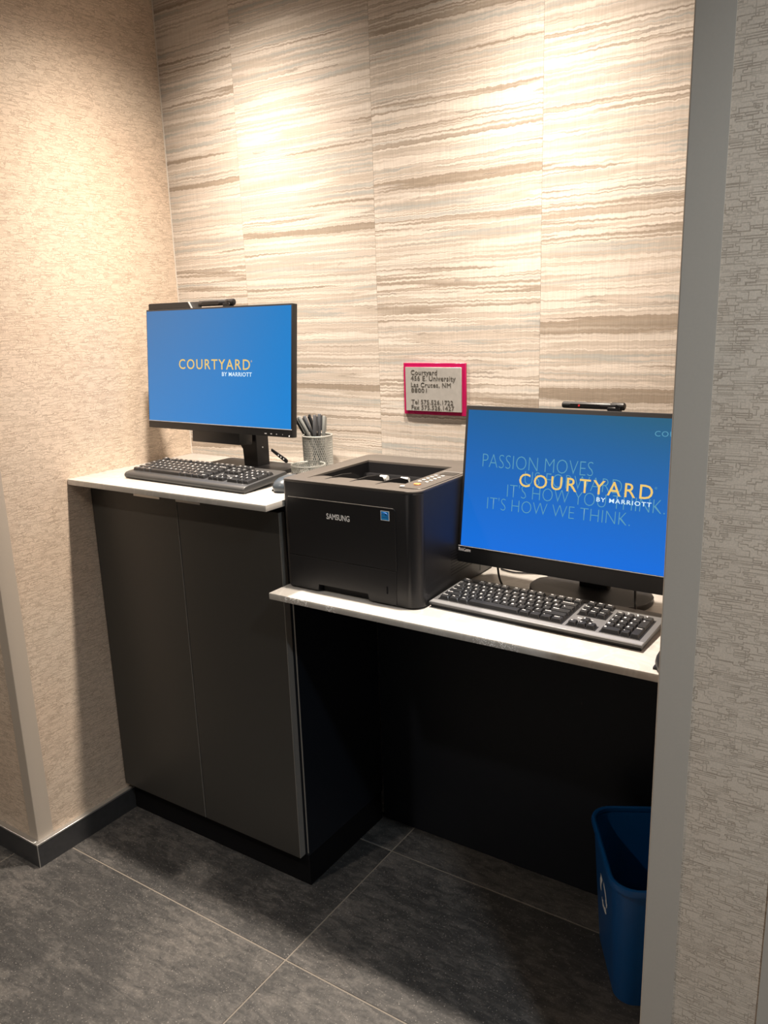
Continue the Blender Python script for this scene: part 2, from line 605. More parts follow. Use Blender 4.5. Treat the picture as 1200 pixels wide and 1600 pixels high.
wall_back = struct(MB().box((-1.7, 0.0, 0.0), (3.4, 0.1, CEIL)).build('wall_back', M['paint']))
seams = [0.0, 0.287, 0.7379, 1.1888, 1.6397, XR]
for a, b in zip(seams[:-1], seams[1:]):
    MB().box((a + 0.0003, -0.0012, 0.0), (b - 0.0003, 0.0, CEIL)).build('wallpaper_panel', M['stripe'], wall_back)
wall_left = struct(MB().box((-0.10, YF, 0.0), (0.0, 0.0, CEIL)).build('wall_left', M['maze']))
struct(MB().box((-1.7, YF, 0.0), (-0.10, YF + 0.10, CEIL)).build('wall_front_left', M['maze']))
struct(MB().box((XJ, YF, 0.0), (1.878, -0.58, CEIL)).build('wall_front_right', M['maze']))
struct(MB().box((XR, -0.58, 0.0), (1.878, 0.0, CEIL)).build('wall_right', M['maze']))
struct(MB().box((-1.7, -3.3, 0.0), (3.4, -3.2, CEIL)).build('wall_rear', M['paint']))
struct(MB().box((-1.8, -3.2, 0.0), (-1.7, YF, CEIL)).build('wall_end_left', M['paint']))
struct(MB().box((3.4, -3.2, 0.0), (3.5, 0.0, CEIL)).build('wall_end_right', M['paint']))

# thin pale line of caulk in the corner
struct(MB().box((0.0, -0.0032, HU), (0.003, -0.0013, CEIL)).build('trim_1', M['caulk']), 'thin white caulk line in the inner wall corner')


def corner_trim(name, x, y, dx, wid_front, wid_side, z0, label):
    """L-shaped corner guard: corner at (x, y), front leg along dx, side leg going back"""
    t = 0.0026
    poly = [(0, -t), (dx * wid_front, -t), (dx * wid_front, 0), (0, 0), (0, wid_side), (-dx * t, wid_side), (-dx * t, -t * 0.4), (-dx * t * 0.4, -t)]
    m = MB()
    m.prism([(x + p[0], y + p[1]) for p in poly], z0, CEIL)
    return struct(m.build(name, M['trim'], smooth=50), label)


BH, BT = 0.0733, 0.0164
corner_trim('trim_2', 0.0, YF, -1, 0.036, 0.045, BH, 'taupe metal corner guard beside the tall desk')
corner_trim('trim_3', XJ, YF, 1, 0.045, 0.045, 0.0, 'taupe metal corner guard beside the low desk')
corner_trim('trim_4', 1.878, YF, -1, 0.045, 0.045, 0.0, 'taupe metal corner guard on the far side of the narrow wall')

bl = struct(MB().box((0, YF, 0), (BT, -0.3762, BH - 0.006)).build('baseboard_left', M['basetile']))
MB().box((0, YF - BT - 0.0005, BH - 0.006), (BT + 0.0005, -0.3762, BH), 0.001, 1).build('edge_profile', M['alu'], bl)
bf = struct(MB().box((-1.7, YF - BT, 0), (BT, YF, BH - 0.006)).build('baseboard_front', M['basetile']))
MB().box((-1.7, YF - BT - 0.0005, BH - 0.006), (0.0, YF, BH), 0.001, 1).build('edge_profile', M['alu'], bf)
MB().box((BT - 0.0015, YF - BT - 0.0006, 0.0), (BT + 0.0006, YF - BT + 0.0015, BH - 0.006)).build('corner_profile', M['alu'], bf)

# ------------------------------------------------------------------ cabinet, worktops, panel
CX = 0.7165
cab = thing('base_cabinet', 'tall dark two-door cabinet standing against the left wall', 'cabinet', (CX / 2, -0.19, 0))


def W(o, root):
    """world-coordinate mesh under a root empty that only has a location"""
    o.location = -Vector(root.location)
    return o


W(MB().box((0.018, -0.3765, 0.092), (CX - 0.0002, -0.024, HU - CT - 0.0005)).build('carcass', M['blacklam'], cab), cab)
W(MB().box((0.0175, -0.3754, 0.0005), (CX - 0.001, -0.03, 0.0915)).build('toe_kick', M['kick'], cab), cab)
W(MB().box((CX - 0.0036, -0.3786, 0.10), (CX - 0.0008, -0.3766, 1.045)).build('edge_strip', M['edge'], cab), cab)
for k, (a, b, h0, h1) in enumerate(((0.003, 0.3520, 0.195, 0.297), (0.3545, 0.7020, 0.3585, 0.446))):
    d = W(MB().box((a, -0.3964, 0.0905), (b, -0.3784, 1.032), 0.0009, 1).build('door', M['laminate'], cab), cab)
    p = MB().box((h0, -0.4035, 1.0322), (h1, -0.383, 1.0340)).box((h0, -0.4035, 1.0262), (h1, -0.4020, 1.0340)).build('pull', M['alu'], d)
    MB().box((b - 0.0010, -0.3967, 0.0912), (b + 0.0002, -0.3790, 1.0312)).build('edge_band', M['edge'], d)
W(MB().box((CX - 0.0142, -0.394, 0.0925), (CX - 0.0135, -0.3766, 1.03)).build('door_edge_line', M['edge'], cab), cab)

tag(MB().box((0.0006, -DEP, HU - CT), (0.7259, -0.0014, HU), 0.0018, 2).build('worktop', M['quartz']),
    'white quartz worktop on the tall cabinet under the upper computer', 'worktop')
tag(MB().box((CX + 0.0006, -DEP, HL - CT), (XR - 0.0006, -0.0014, HL), 0.0018, 2).build('worktop', M['quartz']),
    'lower white quartz worktop with chipped front edge carrying the printer', 'worktop')
tag(MB().box((CX + 0.001, -0.022, 0.0005), (XR - 0.001, -0.0016, HL - CT - 0.0006), 0.001, 1).build('backing_panel', M['blacklam']),
    'black panel closing the wall below the lower worktop', 'panel')


# ------------------------------------------------------------------ monitors
def panel_frame(root, o, tilt):
    """local transform of a screen panel whose bottom centre lies at world point o"""
    rz = root.rotation_euler.z
    d = Vector(o) - Vector(root.location)
    loc = Matrix.Rotation(-rz, 3, 'Z') @ d
    return loc, (-tilt, 0, 0)


def webcam(label, root_loc, rz, length, rad, z, lens_right=True, dot=False):
    t = thing('webcam', label, 'webcam', root_loc, rz, None)
    h = length / 2
    MB().tube([(-h, 0, z), (-h + 0.002, 0, z), (h - 0.030, 0, z), (h - 0.028, 0, z)], [rad * 0.85, rad, rad, rad * 0.9], 20).build('body', M['bezel'], t)
    MB().tube([(h - 0.0275, 0, z + 0.0004), (h - 0.026, 0, z + 0.0004), (h - 0.002, 0, z + 0.0004), (h, 0, z + 0.0004)], [rad * 1.0, rad * 1.12, rad * 1.12, rad * 0.8], 20).build('swivel_head', M['blk'], t)
    MB().box((h - 0.034, -rad * 1.25, z - rad * 1.5), (h - 0.008, rad * 0.9, z - rad * 0.2), 0.001, 1).box((h - 0.031, -rad * 0.8, -0.0002), (h - 0.011, rad * 0.8, z - rad * 1.2)).build('clip', M['blk'], t)
    MB().tube([(h - 0.014, -rad * 1.0, z + 0.0004), (h - 0.014, -rad * 1.25, z + 0.0004)], rad * 0.55, 16).build('lens', M['lens'], t)
    pn = MB().prism([(-h + 0.018, z - rad * 0.55), (h - 0.052, z - rad * 0.55), (h - 0.047, z), (h - 0.052, z + rad * 0.5), (-h + 0.020, z + rad * 0.5), (-h + 0.016, z)],
                    -rad * 1.06, -rad * 0.6, 'y').build('front_panel', M['blkgloss'], t)
    if dot:
        MB().tube([(-h + 0.038, -rad * 1.05, z), (-h + 0.038, -rad * 1.12, z)], 0.0022, 14).build('red_mark', M['red'], pn)
    return t


# ---- upper monitor
oL, yawL, tiltL, WL, HLm = (0.3563, -0.2394, 1.185), -0.0243, 0.0913, 0.5477, 0.3306
monL = thing('monitor', 'thin black monitor on a square column stand with a plain yellow logo on blue', 'monitor', (0.36, -0.15, HU), yawL)
loc, rot = panel_frame(monL, oL, tiltL)
hw = WL / 2
MB().box((-hw, 0.0, 0), (hw, 0.019, HLm), 0.0016, 2).build('housing', M['bezel'], monL, loc, rot)
MB().box((-hw + 0.05, 0.0192, 0.03), (hw - 0.05, 0.034, HLm - 0.03), 0.006, 2).build('rear_cover', M['blk'], monL, loc, rot)
sc = MB().box((-0.2705, -0.0006, 0.0212), (0.2705, 0.0004, 0.3262)).build('screen', M['screenL'], monL, loc, rot)
text('logo', 'COURTYARD', M['logo'], sc, -0.1395, 0.1310, 0.1672, 0.1945, -0.0009, 0.006, 1.18)
text('logo_mark', '\u00ae', M['logo'], sc, 0.1335, 0.1385, 0.187, 0.192, -0.0009)
text('logo_line', 'BY MARRIOTT', M['logowhite'], sc, 0.0280, 0.1370, 0.1502, 0.1612, -0.0009, 0.015, 1.08)
b = MB().box((-hw + 0.0005, -0.0008, 0.0195), (hw - 0.0005, 0.0002, 0.0212)).build('bezel_line', M['grey'], monL, loc, rot)
text('maker_name', 'ThinkCentre', M['grey'], monL, -0.2700, -0.2390, 0.0028, 0.0088, -0.0006, 0.01)
bpy.data.objects[monL.children[-1].name].location = loc
monL.children[-1].rotation_euler = rot
for i, u in enumerate((0.184, 0.2035, 0.222, 0.2425)):
    MB().box((u - 0.0035 + 0.001 * i, -0.0006, 0.0056), (u + 0.0035 - 0.001 * i, 0.0004, 0.0076)).build('menu_button', M['grey'], monL, loc, rot)
MB().tube([(0.2648, -0.0008, 0.0040), (0.2648, 0.0004, 0.0040)], 0.0018, 12).build('power_light', M['white'], monL, loc, rot)
# dock box behind the panel, column and base
MB().box((-0.130, 0.0342, -0.034), (0.055, 0.085, 0.20), 0.002, 2).build('computer_dock', M['bezel'], monL, loc, rot)
MB().prism([(-0.2680, HLm + 0.0002), (-0.2680, HLm + 0.0145), (-0.2650, HLm + 0.0170), (-0.1060, HLm + 0.0170), (-0.0930, HLm + 0.0002)], 0.004, 0.026, 'y', 0.0008, 1).build('top_box', M['bezel'], monL, loc, rot)
MB().prism([(-0.1058, HLm + 0.0172), (-0.1030, HLm + 0.0172), (-0.0900, HLm + 0.0002), (-0.0928, HLm + 0.0002)], 0.0035, 0.0262, 'y').build('top_box_edge', M['silver'], monL, loc, rot)
MB().prism([(-0.1024, HLm + 0.0165), (-0.0700, HLm + 0.0165), (-0.0700, HLm + 0.0002), (-0.0897, HLm + 0.0002)], 0.008, 0.022, 'y').build('top_box_end', M['keydk'], monL, loc, rot)
MB().prism([(0.004, 0.009), (0.004, 0.058), (-0.020, 0.085), (-0.020, 0.20), (0.056, 0.20), (0.056, 0.009)], -0.004, 0.046, 'y', 0.0015, 1).build('column', M['blk'], monL, (-0.006, 0.015, 0))
MB().tube([(0.0505, 0.034, 0.062), (0.0522, 0.034, 0.062)], 0.0022, 12).build('column_screw', M['grey'], monL)
MB().prism(rrect(-0.135, 0.158, -0.105, 0.092, 0.008), 0.0, 0.0105, 'z', 0.0012, 1).build('base', M['bezel'], monL)
arm = MB()
arm.prism([(0.050, 0.046), (0.052, 0.053), (0.106, 0.027), (0.110, 0.022), (0.108, 0.016), (0.102, 0.016)], 0.068, 0.0715, 'y')
arm = arm.build('slotted_arm', M['blk'], monL, (0.0, 0.0, 0.0))
for i, (ax, az) in enumerate(((0.078, 0.0352), (0.087, 0.031), (0.097, 0.0262))):
    MB().tube([(ax, 0.0676, az), (ax, 0.0680, az)], 0.0021, 10).build('arm_hole', M['white'], arm)
_t = Matrix.Rotation(yawL, 3, 'Z')


def on_panel(o, yaw, tilt, u, d, v):
    ex = Vector((math.cos(yaw), math.sin(yaw), 0))
    bk = Vector((-math.sin(yaw), math.cos(yaw), 0))
    ez = Vector((0, 0, 1)) * math.cos(tilt) + bk * math.sin(tilt)
    nb = bk * math.cos(tilt) - Vector((0, 0, 1)) * math.sin(tilt)
    return Vector(o) + ex * u + nb * d + ez * v


webcam('plain black webcam bar clipped on the top edge of the upper monitor', on_panel(oL, yawL, tiltL, 0.001, 0.010, HLm + 0.0004), yawL, 0.130, 0.0076, 0.0105)

# ---- lower all-in-one
oR, yawR, tiltR, WR, HRm = (1.378, -0.247, 0.925), -0.0349, 0.1361, 0.57, 0.355
monR = thing('monitor', 'all-in-one computer with deep black chin and faded slogan lettering on the lower desk', 'monitor', (1.372, -0.135, HL), yawR)
loc, rot = panel_frame(monR, oR, tiltR)
hw = WR / 2
MB().box((-hw, 0.0, 0), (hw, 0.024, HRm), 0.0022, 2).build('housing', M['bezel'], monR, loc, rot)
MB().box((-hw + 0.03, 0.0242, 0.02), (hw - 0.03, 0.050, HRm - 0.04), 0.010, 2).build('rear_cover', M['blk'], monR, loc, rot)
sc = MB().box((-0.2780, -0.0006, 0.0385), (0.2780, 0.0004, 0.3455)).build('screen', M['screenR'], monR, loc, rot)
MB().box((-hw + 0.001, -0.0009, 0.0366), (hw - 0.001, 0.0002, 0.0378)).build('bezel_line', M['grey'], monR, loc, rot)
t_ = text('maker_name', 'ThinkCentre', M['grey'], monR, -0.2835, -0.2520, 0.0255, 0.0335, -0.0006, 0.01)
t_.location, t_.rotation_euler = loc, rot
G = M['ghost']
text('slogan_line', 'PASSION MOVES', G, sc, -0.2350, 0.0195, 0.2212, 0.2505, -0.0009, -0.021, 1.0)
text('slogan_line', 'US FORWARD.', G, sc, -0.1310, 0.0890, 0.1910, 0.2195, -0.0009, -0.021, 1.0)
text('slogan_line', "IT'S HOW YOU THINK.", G, sc, -0.1705, 0.1700, 0.1600, 0.1885, -0.0009, -0.021, 1.0)
text('slogan_line', "IT'S HOW WE THINK.", G, sc, -0.2172, 0.1040, 0.1290, 0.1560, -0.0009, -0.021, 1.0)
text('logo', 'COURTYARD', M['logo'], sc, -0.1432, 0.1440, 0.1855, 0.2145, -0.0013, 0.004, 1.25)
text('logo_mark', '\u00ae', M['ghost'], sc, 0.1465, 0.1515, 0.207, 0.212, -0.0013)
text('logo_line', 'BY MARRIOTT', M['logowhite'], sc, 0.0315, 0.1430, 0.1712, 0.1800, -0.0013, 0.010, 1.2)
text('small_logo', 'COURTYARD', G, sc, 0.1372, 0.2500, 0.3100, 0.3205, -0.0009, 0.0, 1.12)
oval = [(0.138 * math.cos(2 * PI * i / 48), 0.080 * math.sin(2 * PI * i / 48)) for i in range(48)]
sup = [(math.copysign(abs(math.cos(2 * PI * i / 48)) ** 0.7, math.cos(2 * PI * i / 48)) * 0.136, math.copysign(abs(math.sin(2 * PI * i / 48)) ** 0.8, math.sin(2 * PI * i / 48)) * 0.082) for i in range(48)]
MB().prism(sup, 0.0, 0.0125, 'z', 0.003, 2).build('base', M['bezel'], monR)
MB().prism(rrect(-0.035, 0.035, 0.018, 0.040, 0.008), 0.0126, 0.20, 'z').build('neck', M['blk'], monR)
MB().box((-0.05, -0.030, 0.15), (0.05, 0.0175, 0.22), 0.004, 2).build('hinge', M['blk'], monR)
webcam('black webcam bar with a red dot on the top edge of the lower all-in-one screen', on_panel(oR, yawR, tiltR, 0.0045, 0.012, HRm + 0.0004), yawR, 0.132, 0.0068, 0.0092, dot=True)


# ------------------------------------------------------------------ keyboards
def frustum(w, d, h, taper=0.0017):
    bx_, by_ = w / 2, d / 2
    tx_, ty_ = bx_ - taper, by_ - taper
    m = MB()
    m.loft([rrect3(bx_, by_, 0.0012, 0), rrect3(tx_, ty_, 0.0016, h - 0.0006), rrect3(tx_ - 0.0006, ty_ - 0.0006, 0.0014, h)], False, True)
    return m


def rrect3(hx, hy, r, z):
    return [(p[0], p[1], z) for p in rrect(-hx, hx, -hy, hy, r, 1)]


U = 0.01895
ROWS = [
    (5, 0.006, [('Esc', 1), None, ('F1', 1), ('F2', 1), ('F3', 1), ('F4', 1), 0.5, ('F5', 1), ('F6', 1), ('F7', 1), ('F8', 1), 0.5, ('F9', 1), ('F10', 1), ('F11', 1), ('F12', 1)]),
    (4, 0.0, [('`', 1)] + [(c, 1) for c in '1234567890-='] + [('Backspace', 2)]),
    (3, 0.0, [('Tab', 1.5)] + [(c, 1) for c in 'QWERTYUIOP[]'] + [('\\', 1.5)]),
    (2, 0.0, [('Caps', 1.75)] + [(c, 1) for c in 'ASDFGHJKL;\''] + [('Enter', 2.25)]),
    (1, 0.0, [('Shift', 2.25)] + [(c, 1) for c in 'ZXCVBNM,./'] + [('Shift', 2.75)]),
    (0, 0.0, [('Ctrl', 1.25), ('Fn', 1.25), ('Alt', 1.25), ('', 6.25), ('Alt', 1.25), ('\u2022', 1.25), ('\u2022', 1.25), ('Ctrl', 1.25)]),
]
key_cache, leg_cache = {}, {}


def key_mesh(w, d):
    k = (round(w, 5), round(d, 5))
    if k not in key_cache:
        me = frustum(w * U - 0.0012, d * U - 0.0012, 0.0072).mesh('key', 30)
        me.materials.append(M['key'])
        key_cache[k] = me
    return key_cache[k]


def legend(key, s, w, d):
    if not s:
        return
    k = (s, w, d)
    if k not in leg_cache:
        n = len(s)
        x0 = -w * U / 2 + 0.0042
        hgt = 0.0052 if n == 1 else 0.0034
        wid = min(w * U - 0.0080, 0.0042 * n if n == 1 else 0.0026 * n)
        y1 = d * U / 2 - 0.0046
        if s in ',.\'`-\u2022':
            hgt, wid = 0.0018, 0.0020
        o = text('legend', s, M['legend'], key, x0, x0 + wid, y1 - hgt, y1, 0.0073, 0.02, 1.0, 0.0, True)
        leg_cache[k] = o.data
    else:
        link('legend', leg_cache[k], None, key)


def keyboard(label, loc, rz, tilt, wide, style):
    root = thing('keyboard', label, 'keyboard', loc, 0.0, None)
    root.rotation_euler = (tilt, 0, rz)
    dep = 0.160
    blk = 15 * U + 0.0115 + 3 * U + 0.0115 + 4 * U
    mx = (wide - blk) / 2
    y0 = 0.026 if style == 'slate' else 0.022
    hw_ = wide / 2
    # wedge body
    frame_m = M['keydk'] if style == 'slate' else M['keygrey']
    if style == 'slate':
        prof = [(0.004, 0.0), (0.001, 0.004), (0.0, 0.009), (0.002, 0.013), (0.008, 0.0165), (0.020, 0.0165), (dep - 0.003, 0.0165), (dep, 0.014), (dep, 0.003), (dep - 0.004, 0.0)]
        MB().prism(prof, -hw_, hw_, 'x', 0.003, 2).build('case', frame_m, root)
        kz = 0.0167
    else:
        prof = [(0.005, 0.0), (0.002, 0.008), (dep, 0.008), (dep - 0.002, 0.0)]
        MB().prism(prof, -hw_ + 0.002, hw_ - 0.002, 'x', 0.001, 1).build('case', M['blk'], root)
        MB().box((-hw_, 0.0, 0.0082), (hw_, dep, 0.0135), 0.0015, 2).build('top_frame', frame_m, root)
        MB().box((-hw_ + 0.0015, 0.0016, 0.0128), (hw_ - 0.0015, 0.0155, 0.0141), 0.0006, 1).build('front_strip', M['silver'], root)
        kz = 0.0145
        wl = MB()
        for a, b_, c_, d_ in ((-hw_ + mx - 0.002, y0 - 0.0015, -hw_ + mx + 15 * U + 0.002, y0 + 6 * U + 0.008),):
            wl.box((a, b_, 0.0130), (c_, d_, 0.0143))
        xa = -hw_ + mx + 15 * U + 0.0115
        wl.box((xa - 0.002, y0 + 3 * U - 0.0015, 0.0130), (xa + 3 * U + 0.002, y0 + 5 * U + 0.001, 0.0143))
        wl.box((xa - 0.002, y0 - 0.0015, 0.0130), (xa + 3 * U + 0.002, y0 + U + 0.0, 0.0143))
        wl.box((xa + U - 0.001, y0 + U, 0.0130), (xa + 2 * U + 0.001, y0 + 2 * U + 0.001, 0.0143))
        xb = xa + 3 * U + 0.0115
        wl.box((xb - 0.002, y0 - 0.0015, 0.0130), (xb + 4 * U + 0.002, y0 + 5 * U + 0.001, 0.0143))
        wl.build('key_bed', M['blk'], root)
    for sx in (-1, 1):     # rear feet
        MB().box((sx * (hw_ - 0.05) - 0.012, dep - 0.03, -dep * math.sin(tilt) + 0.0035), (sx * (hw_ - 0.05) + 0.012, dep - 0.022, 0.0), 0.001, 1).build('foot', M['blk'], root, (0, 0, 0), (0, 0, 0))
    xl = -hw_ + mx

    def put(s, x, y, w, d):
        k = link('key', key_mesh(w, d), None, root, (x + w * U / 2, y + d * U / 2, kz))
        legend(k, s, w, d)
    for r, gy, items in ROWS:
        x = 0.0
        y = y0 + r * U + gy
        for it in items:
            if it is None:
                x += 1.0
            elif isinstance(it, float):
                x += it
            else:
                put(it[0], xl + x * U, y, it[1], 1)
                x += it[1]
    xn = xl + 15 * U + 0.0115
    for j, row in enumerate((('Prt', 'Scr', 'Pau'), ('Ins', 'Hom', 'PgU'), ('Del', 'End', 'PgD'))):
        for i, s in enumerate(row):
            if j == 0 and style != 'slate':
                put(s, xn + i * U, y0 + 5 * U + 0.006, 1, 1)
            elif j == 0:
                put(s, xn + i * U, y0 + 5 * U + 0.006, 1, 1)
            else:
                put(s, xn + i * U, y0 + (5 - j) * U, 1, 1)
    for s, i, j in (('\u2190', 0, 0), ('\u2193', 1, 0), ('\u2192', 2, 0), ('\u2191', 1, 1)):
        put({'\u2190': '<', '\u2192': '>', '\u2193': 'v', '\u2191': '^'}[s], xn + i * U, y0 + j * U, 1, 1)
    xp = xn + 3 * U + 0.0115
    for s, i, j, w, d in (('Num', 0, 4, 1, 1), ('/', 1, 4, 1, 1), ('*', 2, 4, 1, 1), ('-', 3, 4, 1, 1), ('7', 0, 3, 1, 1), ('8', 1, 3, 1, 1), ('9', 2, 3, 1, 1),
                          ('+', 3, 2, 1, 2), ('4', 0, 2, 1, 1), ('5', 1, 2, 1, 1), ('6', 2, 2, 1, 1), ('1', 0, 1, 1, 1), ('2', 1, 1, 1, 1), ('3', 2, 1, 1, 1),
                          ('Enter', 3, 0, 1, 2), ('0', 0, 0, 2, 1), ('.', 2, 0, 1, 1)):
        put(s, xp + i * U, y0 + j * U, w, d)
    for i in range(3):     # lock lights
        MB().box((xp + (0.9 + i) * U, y0 + 5 * U + 0.012, kz - 0.001), (xp + (1.02 + i) * U, y0 + 5 * U + 0.0145, kz + 0.0002)).build('lock_light', M['white'], root)
    text('maker_name', 'lenovo', M['white'], root, xn + 0.3 * U, xn + 2.0 * U, y0 + 2.2 * U, y0 + 2.2 * U + 0.0042, 0.0137 if style != 'slate' else 0.0167, 0.01, 1.0, 0.0, True)
    return root


keyboard('dark slate keyboard propped up on its rear feet on the tall desk', (0.3705, -0.3930, HU + 0.0004), math.radians(-1.8), math.radians(5.0), 0.456, 'slate')
keyboard('keyboard with silver front strip lying on the lower desk before the all-in-one', (1.3265, -0.3785, HL + 0.0004), math.radians(-2.4), math.radians(3.0), 0.466, 'grey')


# ------------------------------------------------------------------ mice
def mouse(label, loc, rz, mat):
    t = thing('computer_mouse', label, 'mouse', loc, rz)
    rings = []
    L, Wd, H = 0.054, 0.0305, 0.036
    for k in range(9):
        f = k / 8
        z = H * f
        s = math.sqrt(max(0.0, 1 - (max(0.0, f - 0.30) / 0.72) ** 2)) * (0.94 + 0.06 * min(1, f / 0.25))
        rings.append([(Wd * s * math.copysign(abs(math.cos(a)) ** 0.8, math.cos(a)), (L * s) * math.copysign(abs(math.sin(a)) ** 0.85, math.sin(a)) - 0.006 * f, z)
                      for a in [2 * PI * i / 28 for i in range(28)]])
    MB().loft(rings).build('shell', mat, t, smooth=60)
    MB().tube([(-0.0028, 0.030, 0.0265), (0.0028, 0.030, 0.0265)], 0.0075, 18).build('scroll_wheel', M['blk'], t)
    MB().prism([(-Wd * 0.95, -L * 0.7), (Wd * 0.95, -L * 0.7), (Wd * 0.95, L * 0.7), (-Wd * 0.95, L * 0.7)], 0.0, 0.0042, 'z').build('base', M['blk'], t)
    return t


mouse('slate grey mouse half hidden behind the printer on the tall desk', (0.6600, -0.300, HU + 0.0003), math.radians(8), M['mouse'])
mouse('black mouse at the wall edge on the lower desk', (1.625, -0.412, HL + 0.0003), 0.0, M['bezel'])

# ------------------------------------------------------------------ printer
PX, PY = 0.908, -0.2225
pr = thing('printer', 'black boxy laser printer between the two computer desks', 'printer', (PX, PY, HL))
hx, hy, PH = 0.183, 0.1825, 0.262
outline = rrect(-hx, hx, -hy, hy, [0.012, 0.030, 0.014, 0.020], 8)
body = MB().prism(outline, 0.0035, 0.2568, 'z', 0.0015, 1).mesh('body')
wx0, wx1 = 0.775 - PX, 1.020 - PX
wellp = [(-0.372, 0.02), (-0.372, -0.0005), (-0.345, -0.0025), (-0.31, -0.0075), (-0.275, -0.0165), (-0.245, -0.030), (-0.215, -0.054), (-0.132, -0.062), (-0.118, 0.02)]
wellp = [(p[0] - PY, p[1] + PH) for p in wellp]
well = MB().prism(wellp, wx0, wx1, 'x').mesh('w')
body2 = cut(body, well, 'body')
notch = MB().box((0.820 - PX, -hy - 0.01, -0.01), (0.9605 - PX, -hy + 0.030, 0.0205)).mesh('n')
body3 = cut(body2, notch, 'body')
link('body', body3, M['blk'], pr)
deck = MB().prism(outline, 0.2570, PH, 'z', 0.0018, 2).mesh('top_cover')
well = MB().prism(wellp, wx0, wx1, 'x').mesh('w')
deck2 = cut(deck, well, 'top_cover')
top = link('top_cover', deck2, M['deckp'], pr)
# paper ramp lining and its ribs
ramp = [(-0.371, -0.0012), (-0.345, -0.0022), (-0.31, -0.0072), (-0.275, -0.0162), (-0.245, -0.0297), (-0.215, -0.0537), (-0.133, -0.0617)]
rp = [(p[0] - PY, p[1] + PH) for p in ramp]
lin = MB().prism(rp + [(p[0], p[1] + 0.0008) for p in reversed(rp)], wx0 + 0.0006, wx1 - 0.0006, 'x').build('paper_ramp', M['deckp'], pr)
for x in (0.822, 0.892, 0.962):
    rib = [(-0.366, -0.0006), (-0.30, -0.0010), (-0.262, -0.0050), (-0.235, -0.014), (-0.218, -0.0500), (-0.245, -0.0285), (-0.275, -0.0150), (-0.31, -0.0060), (-0.345, -0.0012)]
    MB().prism([(p[0] - PY, p[1] + PH) for p in rib], x - PX - 0.0022, x - PX + 0.0022, 'x').build('rib', M['well'], lin)
MB().prism([(-0.160 - PY, PH - 0.0605), (-0.132 - PY, PH - 0.0605), (-0.127 - PY, PH - 0.030), (-0.145 - PY, PH - 0.030)], wx0 + 0.002, wx1 - 0.002, 'x').build('exit_housing', M['well'], pr)
for x in (0.868, 0.928):
    MB().box((x - PX - 0.016, -0.200 - PY, PH - 0.0600), (x - PX + 0.016, -0.176 - PY, PH - 0.0330), 0.003, 2).build('roller_bracket', M['well'], pr)
    MB().tube([(x - PX - 0.010, -0.190 - PY, PH - 0.0270), (x - PX + 0.010, -0.190 - PY, PH - 0.0270)], 0.0075, 16).build('exit_roller', M['roller'], pr)
ln = MB()
side = [(-0.325, -0.0045), (-0.31, -0.0065), (-0.275, -0.0152), (-0.245, -0.0285), (-0.214, -0.0525), (-0.1345, -0.0605), (-0.1225, -0.0045)]
side = [(p[0] - PY, p[1] + PH) for p in side]
ln.prism(side, wx0 + 0.0002, wx0 + 0.0010, 'x')
ln.prism(side, wx1 - 0.0010, wx1 - 0.0002, 'x')
bk = [(-0.1345, -0.0605), (-0.1225, -0.0045), (-0.1235, -0.0045), (-0.1355, -0.0605)]
ln.prism([(p[0] - PY, p[1] + PH) for p in bk], wx0 + 0.0012, wx1 - 0.0012, 'x')
ln.build('well_shade_lining', M['well'], pr)  # added dark sheets standing in for shade on the well walls
# control panel
cp = MB().prism(rrect(1.0275 - PX, 1.0845 - PX, -0.378 - PY, -0.183 - PY, [0.006, 0.02, 0.003, 0.003], 5), PH - 0.001, PH + 0.0016, 'z', 0.0006, 1).build('control_panel', M['deckp'], pr)
MB().box((1.0275 - PX, -0.1822 - PY, PH - 0.001), (1.0880 - PX, -0.1790 - PY, PH + 0.0012)).build('panel_edge', M['silver'], pr)
MB().prism(rrect(1.040 - PX, 1.078 - PX, -0.222 - PY, -0.192 - PY, 0.002, 3), PH + 0.0016, PH + 0.0024, 'z').build('display', M['blkgloss'], cp)
for j in range(5):
    for i in range(2):
        bxp, byp = 1.0415 - PX + i * 0.018, -0.238 - PY - j * 0.018
        MB().prism(rrect(bxp - 0.0045, bxp + 0.0045, byp - 0.0035, byp + 0.0035, 0.003, 3), PH + 0.0016, PH + 0.0034, 'z', 0.0005, 1).build('button', M['btn'], cp)
MB().prism(rrect(1.0450 - PX, 1.0610 - PX, -0.347 - PY, -0.332 - PY, 0.007, 5), PH + 0.0016, PH + 0.0038, 'z', 0.0006, 1).build('stop_button', M['orange'], cp)
MB().prism(rrect(1.0290 - PX, 1.0400 - PX, -0.376 - PY, -0.365 - PY, 0.005, 5), PH + 0.0016, PH + 0.0036, 'z', 0.0006, 1).build('power_button', M['btn'], cp)
